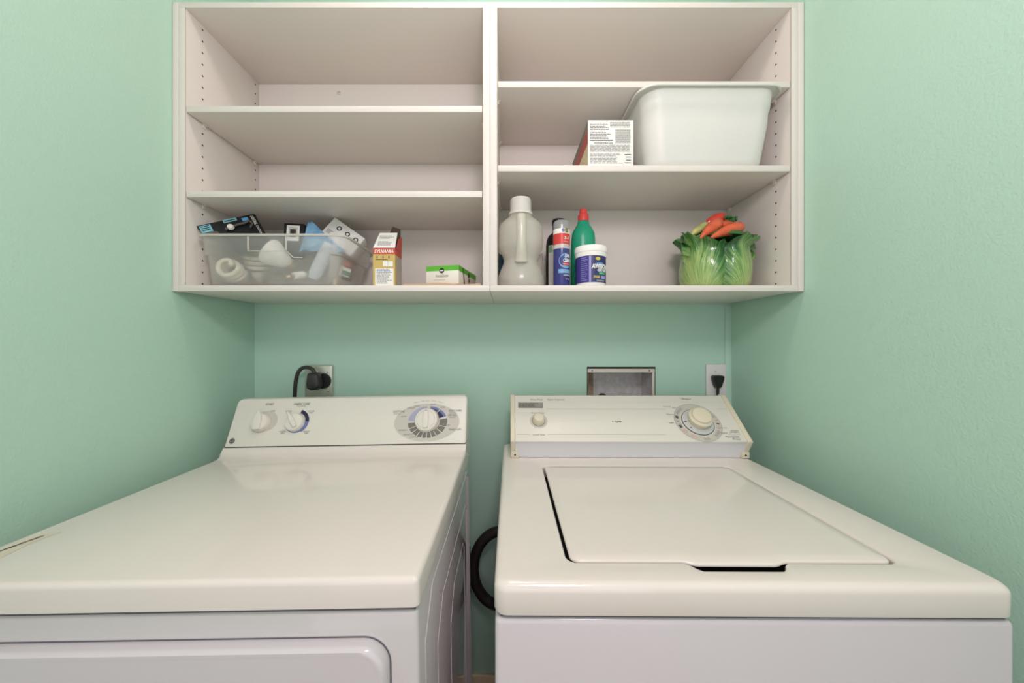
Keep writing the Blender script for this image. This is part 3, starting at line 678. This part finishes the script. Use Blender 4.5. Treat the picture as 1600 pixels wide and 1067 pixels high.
Mf = frame((-hw, .0002, zt+.0008), (1, 0, 0), (0, .033, .0515)); f = plane_map(Mf); b = MB()
b.lines(f, .010, .050, .008, .026, 5, 0); b.lines(f, .010, .050, .036, .05, 3, 0); b.build('flap_print', [M['greym']], bx, sm=False)
sheet('flap', [(hw, .010, zt+.0006), (hw, dp, zt+.0006), (hw+.002, dp-.004, zt+.046), (hw+.002, .022, zt+.030)], .0008, 0, M['redp'], bx)
sheet('flap', [(-hw, dp-.001, zt+.0006), (hw-.001, dp-.001, zt+.0006), (hw-.002, dp-.003, zt+.070), (hw-.025, dp-.003, zt+.077)], .0008, 0, M['kbrown'], bx)

b = MB(); Lk = Vector((-.17, 1.0, ZS)); n, m_ = 30, 12; vs = []
for k_, hh in enumerate((0.0004, .0046)):
    for i in range(n+1):
        for j in range(m_+1):
            x, y = -.275+.204*i/n, .909+.20*j/m_
            vs.append((x-Lk.x, y-Lk.y, hh+(.0015*(math.sin(34*x+9*y)+math.sin(61*x-14*y)*.6)+.0008 if k_ else 0)))
fs = []
W2 = m_+1; O = (n+1)*W2
for i in range(n):
    for j in range(m_):
        a = i*W2+j; fs += [(a, a+W2, a+W2+1, a+1), (O+a, O+a+1, O+a+W2+1, O+a+W2)]
for i in range(n):
    a = i*W2; fs += [(a, O+a, O+a+W2, a+W2)]; a += m_; fs += [(a, a+W2, O+a+W2, O+a)]
for j in range(m_):
    fs += [(j, j+1, O+j+1, O+j)]; a = n*W2+j; fs += [(a, O+a, O+a+1, a+1)]
b.add(vs, fs); o = b.build('paper_bag', mat('kraft_paper', (200, 166, 136), .75), None, ang=60); o.location = Lk
tag(o, 'flat brown paper bag lying under the green and white box', 'paper bag')

gb = thing('seed_box', 'low white box with a green band and black round badge, on brown paper', 'box', (-.131, .921, ZS+.0072), (0, 0, -.22))
b = MB(); b.box(-.094, 0, 0, .150, 0, .050, .0008); b.build('carton', mat('white_card', (232, 226, 214), .5), gb)
f = plane_map(frame((-.094, 0, 0), (1, 0, 0), (0, 0, 1))); g = plane_map(frame((0, 0, 0), (0, 1, 0), (0, 0, 1)))
b = MB(); b.rect(f, 0, .094, .0365, .050, .0003, 0); b.rect(g, 0, .150, .0355, .050, .0003, 0)
b.ell(f, .046, .037, .0072, h=.0005, mi=1); b.rect(f, .041, .051, .0355, .0385, .0007, 2); b.text(f, 'InstaDew', .047, .0235, .0115, .0005, 3, width=.036); b.lines(f, .022, .064, .010, .014, 1, 4)
b.add([g(.030, .050, .0005), g(.036, .050, .0005), g(.052, 0, .0005), g(.044, 0, .0005)], [(0, 1, 2, 3)], 1); b.ell(g, .082, .037, .008, .0075, .0005, 1); b.ell(g, .085, .022, .005, .006, .0005, 1); b.text(g, 'Dew', .09, .012, .012, .0005, 3)
b.build('print', [mat('bright_green_print', (92, 178, 48), .45), M['black'], M['white'], mat('olive_print', (100, 112, 58), .5), M['inkl']], gb, sm=False)

# ------------------------------------------------------------------ right cabinet, bottom row
jx, jy = (813.5-CX)*.985/F, .985
jg = thing('detergent_jug', 'translucent empty detergent jug with ribbed white cap, left of the spray can', 'jug', (jx, jy, ZS)); zz = lambda py, d=.985: (CY-py)*d/F-.1536
M['jug'] = milky('jug_plastic', (236, 233, 220), .45, .25)
pr = [(.062, .0005), (.066, .004), (.0665, zz(441)), (.0655, zz(435)), (.058, zz(424)), (.0500, zz(414)), (.0480, zz(408)), (.0515, zz(401)), (.0600, zz(393)), (.0640, zz(386)), (.0640, zz(366)), (.0625, zz(358)), (.056, zz(351)), (.044, zz(345)), (.034, zz(341)), (.032, zz(336))]
b = MB(); b.lathe(pr, seg=48, sy=.9); b.build('body', M['jug'], jg, ang=60)
b = MB(); hp = [(0, -.040, zz(346)), (0, -.056, zz(350)), (0, -.0625, zz(360)), (0, -.0625, zz(380)), (0, -.060, zz(396)), (0, -.052, zz(408)), (0, -.048, zz(414))]
b.tube(smooth([Vector(p) for p in hp], 5), lambda i: .0125+(.006*max(0, (i-18)/12)), 14, flat=.7); b.build('handle', milky('jug_handle_plastic', (234, 230, 216), .2, .25), jg, ang=70)
b = MB()
b.lathe([(.0335, zz(337.5)), (.0340, zz(334)), (.0315, zz(333)), (.0300, zz(331))]+[(.0300, zz(316)), (.0290, zz(312.5)), (.0004, zz(311))], seg=72, fn=lambda r, z, a: (r*(1+(.018*math.cos(36*a) if zz(332) < z < zz(313.5) and r > .02 else 0)), z))
b.build('cap', mat('white_cap', (226, 222, 212), .4), jg)
fcy = cyl_map(0, 0, .0625, 0, .9); rd = lambda a_: math.radians(a_)*.0625
lm = [mat('dark_teal_label', (38, 66, 84), .4), mat('white_label', (226, 222, 214), .4), M['white'], M['inkd'], mat('leaf_green_label', (70, 120, 72), .4)]
b = MB(); b.rect(fcy, rd(-148), rd(-86), zz(438), zz(394), .0006, 0, 14); b.rect(fcy, rd(-148), rd(-86), zz(438), zz(426), .0009, 4, 14)
b.text(fcy, 'ULTRA', rd(-96), zz(418), .009, .0012, 2); b.build('label', lm, jg, ang=60)
b = MB(); b.rect(fcy, rd(78), rd(148), zz(438), zz(394), .0006, 1, 14); b.lines(fcy, rd(82), rd(100), zz(436), zz(404), 7, 3, .001); b.build('label', lm, jg, ang=60)

bb = thing('black_bottle', 'tall black bottle with a pale label strip, behind the spray can', 'bottle', (.154, 1.075, ZS)); zb_ = lambda py, d=1.075: (CY-py)*d/F-.1536
b = MB(); b.lathe([(.032, .0005), (.034, .004), (.034, zb_(384)), (.032, zb_(376)), (.026, zb_(369)), (.0155, zb_(365)), (.0135, zb_(362)), (.0135, zb_(352))], seg=36); b.build('body', M['black'], bb)
b = MB(); b.lathe([(.0205, zb_(352.5)), (.0215, zb_(351)), (.0215, zb_(345.5)), (.019, zb_(344)), (.0004, zb_(343.5))], seg=28, M=Matrix.Translation((.006, 0, 0))); b.build('cap', M['black'], bb)
b = MB(); b.tube([(.009, 0, zb_(344.5)), (.011, 0, zb_(338)), (.018, -.002, zb_(343))], .0011, 8); b.build('nozzle', M['wplastic'], bb)
b = MB(); fcy = cyl_map(0, 0, .034); b.rect(fcy, -.033, -.012, .002, zb_(387), .0006, 0, 6); b.rect(fcy, -.033, -.018, zb_(398), zb_(388), .0009, 1, 4); b.rect(fcy, -.033, -.014, .012, .018, .0009, 2, 4); b.build('label', [M['white'], mat('pale_green_print', (150, 184, 140), .5), M['navy']], bb, ang=60)

sc = thing('spray_can', 'blue and red stain remover spray can with clear cap, right of the jug', 'spray can', ((877.3-CX)*.957/F, .957, ZS)); zs_ = lambda py, d=.957: (CY-py)*d/F-.1536; r = .0226
b = MB(); b.lathe([(r*.95, .0005), (r, .003), (r, zs_(366)), (r*.97, zs_(364.5)), (r*.90, zs_(363))], seg=40); b.build('can', mat('deep_blue_can', (52, 54, 122), .25, coat=.3), sc)
b = MB(); b.lathe([(r*1.0, zs_(364.5)), (r*1.0, zs_(352)), (r*.97, zs_(348.5)), (r*.85, zs_(347)), (.0004, zs_(346.8))], seg=40); b.build('cap', milky('clear_cap', (200, 200, 198), .45, .08), sc)
b = MB(); b.lathe([(.007, zs_(364)), (.007, zs_(354)), (.005, zs_(352))], seg=16); b.build('spray_nozzle', M['wplastic'], sc)
f = cyl_map(0, 0, r); b = MB(); wr = r*2.6
b.rect(f, -wr, wr, zs_(368.5), zs_(360.5), .0006, 0, 24); b.rect(f, -wr, wr, zs_(384.5), zs_(368), .0007, 1, 24); b.rect(f, -wr, wr, zs_(391), zs_(384.5), .0006, 2, 24)
b.ell(f, .0015, zs_(363.5), .0042, .005, .0012, 3); b.rect(f, .0065, .0165, zs_(367), zs_(360), .0012, 4, 4); b.text(f, '3-1', .0105, zs_(375), .011, .0013, 0, bold=.03); b.text(f, 'POWER', .0105, zs_(381), .004, .0013, 0)
b.text(f, 'ACTION', .012, zs_(387.5), .0045, .0011, 3)
b.arc(f, .010, zs_(410), .0, .0205, 0, 360, .0005, 5, 40); b.arc(f, .0135, zs_(407), 0, .0145, 0, 360, .0008, 6, 40); b.rect(f, -.012, .026, zs_(429), zs_(423), .0007, 5, 10)
b.text(f, 'OXI', .0115, zs_(402.5), .011, .0014, 0, bold=.05, width=.013, shear=.15); b.text(f, 'CLEAN', .0115, zs_(409.5), .012, .0016, 0, bold=.05, width=.022, shear=.15)
b.rect(f, .001, .022, zs_(417), zs_(413), .0013, 1, 6); b.text(f, 'MAX FORCE', .0115, zs_(415), .004, .0016, 0)
b.text(f, 'LAUNDRY', .014, zs_(432), .005, .0011, 0, bold=.02); b.text(f, 'STAIN', .015, zs_(438), .005, .0011, 0)
b.build('label', [M['white'], mat('red_band', (206, 62, 56), .35), mat('silver_band', (200, 196, 190), .35), M['blue'], mat('dark_gold', (128, 118, 72), .5), mat('light_blue_swirl', (124, 168, 206), .35), mat('mid_blue_disc', (58, 92, 160), .35)], sc, ang=60)

gx, gy = (911.3-CX)*1.05/F, 1.05; zg = lambda py, d=1.05: (CY-py)*d/F-.1536
gb_ = thing('green_bottle', 'green cleaner bottle with a red cap, behind the white lidded tub', 'bottle', (gx, gy, ZS))
b = MB(); b.lathe([(.035, .0005), (.038, .004), (.0378, zg(420)), (.0365, zg(385)), (.0355, zg(372)), (.034, zg(365)), (.026, zg(357)), (.0185, zg(351)), (.0165, zg(346)), (.0155, zg(344))], seg=40, sy=.8); b.build('body', mat('green_plastic', (34, 158, 120), .3), gb_, ang=50)
b = MB(); b.lathe([(.0160, zg(346.5)), (.0162, zg(338)), (.0150, zg(336)), (.0118, zg(334.5)), (.0112, zg(329)), (.0102, zg(327.5)), (.0004, zg(327))], seg=28); b.build('cap', mat('coral_red_cap', (226, 78, 70), .35), gb_)
b = MB(); f = cyl_map(0, 0, .0378, 0, .8); b.rect(f, -.030, .03, .02, zg(390), .0006, 0, 14); b.build('label', mat('dark_green_label', (20, 128, 84), .35), gb_, ang=60)

tx_, ty = (922.8-CX)*.957/F, .957; zt_ = lambda py, d=.915: (CY-py)*d/F-.1536
tb = thing('cleaner_tub', 'round purple cleaner tub with a white lid, in front of the green bottle', 'tub', (tx_, ty, ZS)); r = .0405
b = MB(); b.lathe([(.038, .0005), (.0400, .003), (r, .012), (r, zt_(397)), (.039, zt_(396))], seg=48); b.build('body', mat('white_tub', (232, 228, 220), .35), tb)
b = MB(); b.lathe([(.0425, zt_(398.5)), (.0432, zt_(396)), (.0432, zt_(392)), (.0445, zt_(391)), (.0445, zt_(383.5)), (.0425, zt_(381.5)), (.0004, zt_(381))], seg=56); b.build('lid', M['white'], tb)
f = cyl_map(0, 0, r); b = MB(); wr = r*2.7
b.rect(f, -wr, wr, .0105, zt_(398.5), .0005, 0, 40); b.rect(f, -.0135, -.0085, .011, zt_(399), .0008, 1, 3)
b.rect(f, -.0085, wr, .011, zt_(399), .0007, 2, 24)
b.lines(f, -.036, -.016, .014, zt_(400), 12, 1, .0009, .3)
b.arc(f, .017, zt_(424), 0, .026, 15, 165, .0009, 4, 24); b.ell(f, .010, zt_(403.5), .007, .0045, .0012, 5); 
b.text(f, 'AWESOME', .020, zt_(415.3), .016, .0016, 3, bold=.05, width=.054, shear=.1); b.text(f, 'OXYGEN', .024, zt_(421.5), .0095, .0016, 3, bold=.04, width=.032, shear=.1)
b.rect(f, .013, .034, zt_(428), zt_(424.5), .0012, 6, 6); b.text(f, 'FREE', .007, zt_(432), .0085, .0012, 5, bold=.04, width=.017); b.rect(f, .019, .037, zt_(435), zt_(430), .0011, 1, 5); b.text(f, 'STAIN REMOVER', .019, zt_(438), .005, .0012, 3, width=.026)
b.build('label', [mat('purple_label', (66, 56, 132), .35), mat('lilac_label', (156, 148, 206), .35), mat('dark_blue_label', (52, 56, 104), .35), M['white'], mat('azure_print', (88, 140, 196), .4), mat('yellow_print', (206, 186, 74), .4), mat('mint_print', (92, 180, 120), .4)], tb, ang=60)

# ------------------------------------------------------------------ cabbage jar
cj = thing('cabbage_jar', 'glazed ceramic cabbage jar topped with carrots and a red pepper', 'cookie jar', (.615, 1.03, ZS)); kj = 1.03/F
fa = -PI/2-.18       # valley between the two front leaves
m = bpy.data.materials.new('cabbage_glaze'); m.use_nodes = True; nt = m.node_tree; bs = nt.nodes['Principled BSDF']; bs.inputs['Roughness'].default_value = .16; bs.inputs['Coat Weight'].default_value = .4
N = nt.nodes.new; tc = N('ShaderNodeTexCoord'); sx_ = N('ShaderNodeSeparateXYZ'); nt.links.new(tc.outputs['Object'], sx_.inputs[0])
def MT(op, a, b_=None, c_=None):
    n = N('ShaderNodeMath'); n.operation = op
    for i, x in enumerate((a, b_, c_)):
        if x is None: continue
        if isinstance(x, (int, float)): n.inputs[i].default_value = x
        else: nt.links.new(x, n.inputs[i])
    return n.outputs[0]
vr = N('ShaderNodeVectorRotate'); vr.rotation_type = 'Z_AXIS'; vr.inputs['Angle'].default_value = -fa; nt.links.new(tc.outputs['Object'], vr.inputs[0])
sr_ = N('ShaderNodeSeparateXYZ'); nt.links.new(vr.outputs[0], sr_.inputs[0])
dd = MT('ARCTAN2', sr_.outputs[1], sr_.outputs[0]); al_ = MT('SUBTRACT', MT('ABSOLUTE', dd), .72); zc2 = sx_.outputs[2]
fan = MT('DIVIDE', al_, MT('ADD', MT('MULTIPLY', zc2, 9), .30))
cb = N('ShaderNodeCombineXYZ'); nt.links.new(MT('MULTIPLY', fan, 15), cb.inputs[0]); nt.links.new(MT('MULTIPLY', zc2, 14), cb.inputs[1]); nt.links.new(MT('SIGN', dd), cb.inputs[2])
nz = N('ShaderNodeTexNoise'); nz.inputs['Scale'].default_value = 1.4; nz.inputs['Detail'].default_value = 4; nz.inputs['Distortion'].default_value = .8; nt.links.new(cb.outputs[0], nz.inputs['Vector'])
mr = N('ShaderNodeMapRange'); mr.inputs[1].default_value = .0; mr.inputs[2].default_value = .16; mr.inputs[3].default_value = -.28; mr.inputs[4].default_value = .26; nt.links.new(zc2, mr.inputs[0])
vd = MT('MULTIPLY', MT('POWER', 2.718, MT('MULTIPLY', MT('MULTIPLY', dd, dd), -9.0)), .30)
sm2 = MT('ADD', MT('ADD', MT('MULTIPLY_ADD', nz.outputs[0], 1.3, -.13), mr.outputs[0]), MT('ADD', vd, MT('MULTIPLY', MT('ABSOLUTE', al_), .10)))
cr = N('ShaderNodeValToRGB'); e = cr.color_ramp.elements; e[0].position = .1; e[0].color = rgb(186, 204, 132); e[1].position = .95; e[1].color = rgb(34, 86, 40)
e2 = e.new(.50); e2.color = rgb(142, 172, 98); e3 = e.new(.76); e3.color = rgb(78, 130, 66)
nt.links.new(sm2, cr.inputs[0]); nt.links.new(cr.outputs[0], bs.inputs['Base Color'])
bp = N('ShaderNodeBump'); bp.inputs['Strength'].default_value = .5; bp.inputs['Distance'].default_value = .004; nt.links.new(nz.outputs[0], bp.inputs['Height']); nt.links.new(bp.outputs[0], bs.inputs['Normal'])
M['cab'] = m
def cabf(r, z, a):
    t_ = z/.165; d = math.atan2(math.sin(a-fa), math.cos(a-fa))
    valley = -.012*math.exp(-(d/.16)**2)*(1-.3*t_)+.004*math.cos(2*(abs(d)-.8))
    ruf = max(0, (t_-.55)/.45)**1.6
    rr_ = r+valley+ruf*(.006*math.sin(9*a+1)+.004*math.sin(17*a+2))
    return rr_, z+ruf*(.007*math.sin(5*a+2.2)+.004*math.sin(13*a)+.003*math.sin(23*a)) - ruf*.010*math.exp(-(d/.2)**2) - ruf*.030*max(0, -math.sin(a))**1.5
b = MB(); pf = [(.075, .0005), (.083, .003), (.090, .02), (.094, .045), (.0945, .07), (.090, .10), (.085, .122), (.087, .136), (.096, .150), (.1035, .160), (.1045, .164), (.100, .163), (.090, .150), (.078, .140)]
b.lathe(pf, seg=160, fn=lambda r, z, a: cabf(r, z, a)); b.build('body', M['cab'], cj, ang=60)
# two outer leaf tips that curl out at the sides
for sd in (-1, 1):
    b = MB(); Lf = []
    for i in range(13):
        t_ = i/12; l = []
        for j in range(25):
            s_ = j/24*2-1; z = .05+.105*(s_*.5+.5)+.012*t_
            wv = .006*math.sin(10*s_+sd*1.3)*t_+.003*math.sin(22*s_)*t_
            rad = .078+t_*(.036 if sd < 0 else .032)*(1-.55*abs(s_-(.35 if sd < 0 else .6))**1.6)
            ang_ = -PI/2+sd*(PI/2-.10)+.25*t_*-sd*0+.12*math.sin(3*s_)*t_
            l.append((rad*math.cos(ang_)+0, rad*math.sin(ang_)-.02+wv*1.5, z+wv))
        Lf.append(l)
    top = [[Vector(p)+Vector((0, .003, .001)) for p in l] for l in Lf]
    n_ = 25; vs = [p for l in Lf for p in l]+[p for l in top for p in l]; o_ = 13*n_; fs = []
    for i in range(12):
        for j in range(24):
            a = i*n_+j; fs += [(a, a+1, a+n_+1, a+n_), (o_+a, o_+a+n_, o_+a+n_+1, o_+a+1)]
    for j in range(24): a = 12*n_+j; fs.append((a, a+1, o_+a+1, o_+a))
    for i in range(12):
        a = i*n_; fs.append((a, a+n_, o_+a+n_, o_+a)); a += 24; fs.append((a, o_+a, o_+a+n_, a+n_))
    b.add(vs, fs); b.build('leaf', M['cab'], cj, ang=80)
b = MB(); b.lathe([(.083, .150), (.082, .158), (.070, .172), (.045, .184), (.0004, .190)], seg=40); ld = b.build('lid', mat('dark_green_glaze', (54, 104, 48), .2), cj)
def jl(px, py, d): p = W(px, py, d); return p-Vector(cj.location)
def veg(name, p0, p1, radii, m_, bend=.006, rid=0, seg=20):
    b = MB(); n = 24; q0, q1 = Vector(p0), Vector(p1); pts = []
    for i in range(n+1):
        t_ = i/n; pts.append(q0+(q1-q0)*t_+Vector((0, -.4, 1))*bend*math.sin(PI*t_))
    def rad(i):
        t_ = i/n; k = t_*(len(radii)-1); a = int(min(k, len(radii)-2)); fr = k-a
        return max(.0006, radii[a]*(1-fr)+radii[a+1]*fr+rid*math.sin(i*2.6)*radii[a])
    b.tube(pts, rad, seg); return b.build(name, m_, ld, ang=75)
M['carrot'] = mat('carrot_glaze', (222, 104, 66), .18, coat=.4, var=(60, (206, 84, 54)))
veg('carrot', jl(1094, 372, .955), jl(1128, 345, .985), [.002, .007, .011, .0145, .0165, .0165, .012, .003], M['carrot'], .004, .03)
veg('carrot', jl(1108, 373, .945), jl(1163, 354, .985), [.002, .007, .011, .0145, .0175, .018, .015, .004], M['carrot'], .005, .03)
veg('carrot', jl(1120, 352, .985), jl(1150, 352, 1.01), [.004, .011, .014, .015, .013, .004], M['carrot'], .0, .03)
veg('pepper', jl(1101, 352, 1.0), jl(1134, 340, 1.01), [.003, .010, .013, .0145, .015, .013, .004], mat('red_pepper_glaze', (214, 58, 48), .15, coat=.5), .006)
veg('squash', jl(1079, 368, .98), jl(1108, 350, 1.0), [.003, .009, .011, .012, .011, .004], mat('yellow_squash_glaze', (208, 196, 124), .2, coat=.4, var=(40, (150, 168, 96))), .003)
b = MB()
for i in range(34):
    p = jl(random.uniform(1131, 1151), random.uniform(338.5, 347), random.uniform(.985, 1.01)); b.lathe([(.0004, .0035), (.0035, .002), (.0042, 0), (.003, -.003), (.0004, -.004)], c=p, seg=8)
b.build('parsley', mat('parsley_glaze', (44, 104, 42), .25), ld)

# ------------------------------------------------------------------ right cabinet, middle shelf
ZM = ZC+.4691
mbx = thing('medicine_carton', 'white carton of fine print with red picture side, left of the white dishpan', 'box', (.2722, .909, ZM))
b = MB(); b.box(-.0597, .0597, 0, .215, 0.0003, .1205, .0006); b.build('carton', M['white'], mbx)
f = plane_map(frame((-.0597, 0, 0), (1, 0, 0), (0, 0, 1))); g = plane_map(frame((-.0597, .215, 0), (0, -1, 0), (0, 0, 1)))
b = MB(); mats = [M['ink'], M['inkd'], mat('red_picture', (176, 78, 72), .5), mat('cream_picture', (214, 196, 156), .5), mat('grey_green_picture', (122, 120, 100), .5)]
b.lines(f, .005, .062, .070, .115, 11, 0, thick=.35); b.lines(f, .058, .112, .101, .1165, 5, 0, thick=.35, rag=.05); b.lines(f, .072, .112, .060, .098, 16, 0, thick=.4, rag=.02)
b.rect(f, .005, .066, .0665, .0685, .0004, 1); b.text(f, 'Directions', .040, .0600, .0062, .0004, 1, bold=.02, width=.048, rot=PI)
b.lines(f, .005, .112, .037, .056, 8, 0, thick=.35, rag=.03); b.lines(f, .005, .096, .006, .034, 9, 0, thick=.32, rag=.25)
for z in (.0302, .0235, .0155, .0085): b.rect(f, .096+random.random()*.006, .113, z-.0009, z+.0009, .0004, 1)
b.rect(g, 0, .215, .100, .120, .0003, 4); b.rect(g, 0, .215, .060, .100, .0003, 2, 1); b.rect(g, 0, .15, .03, .06, .0003, 3); b.rect(g, .15, .215, .0, .06, .0004, 3); b.rect(g, 0, .15, 0, .03, .0003, 2)
b.build('print', mats, mbx, sm=False)

dp = thing('dishpan', 'large white plastic dishpan on the right cabinet middle shelf', 'dishpan', (.53, 1.02, ZM)); L = dp.location
D = (.352, .716, .888, 1.160); Ht = .2005
def dl(dx, dy, z, r=.05): return rr(D[0]+dx, D[1]-dx*.9, D[2]+dy, D[3]-dy, r, ZM+z, 10)
b = MB(L)
b.loops([dl(.050, .050, .0035, .03), dl(.040, .040, .0006, .04), dl(.034, .034, .003), dl(.028, .028, .010), dl(.025, .025, .02), dl(.013, .012, .115), dl(.0115, .0105, .150), dl(.009, .008, .154), dl(.005, .005, Ht-.004),
         dl(-.006, -.002, Ht-.003), dl(-.010, -.004, Ht-.007), dl(-.012, -.006, Ht-.006), dl(-.012, -.006, Ht-.001), dl(-.008, -.003, Ht+.0005), dl(.006, .006, Ht), dl(.009, .009, Ht-.006), dl(.027, .027, .022), dl(.036, .036, .006)])
b.build('tub', mat('white_dishpan_plastic', (222, 221, 214), .42, spec=.4), dp, ang=60)
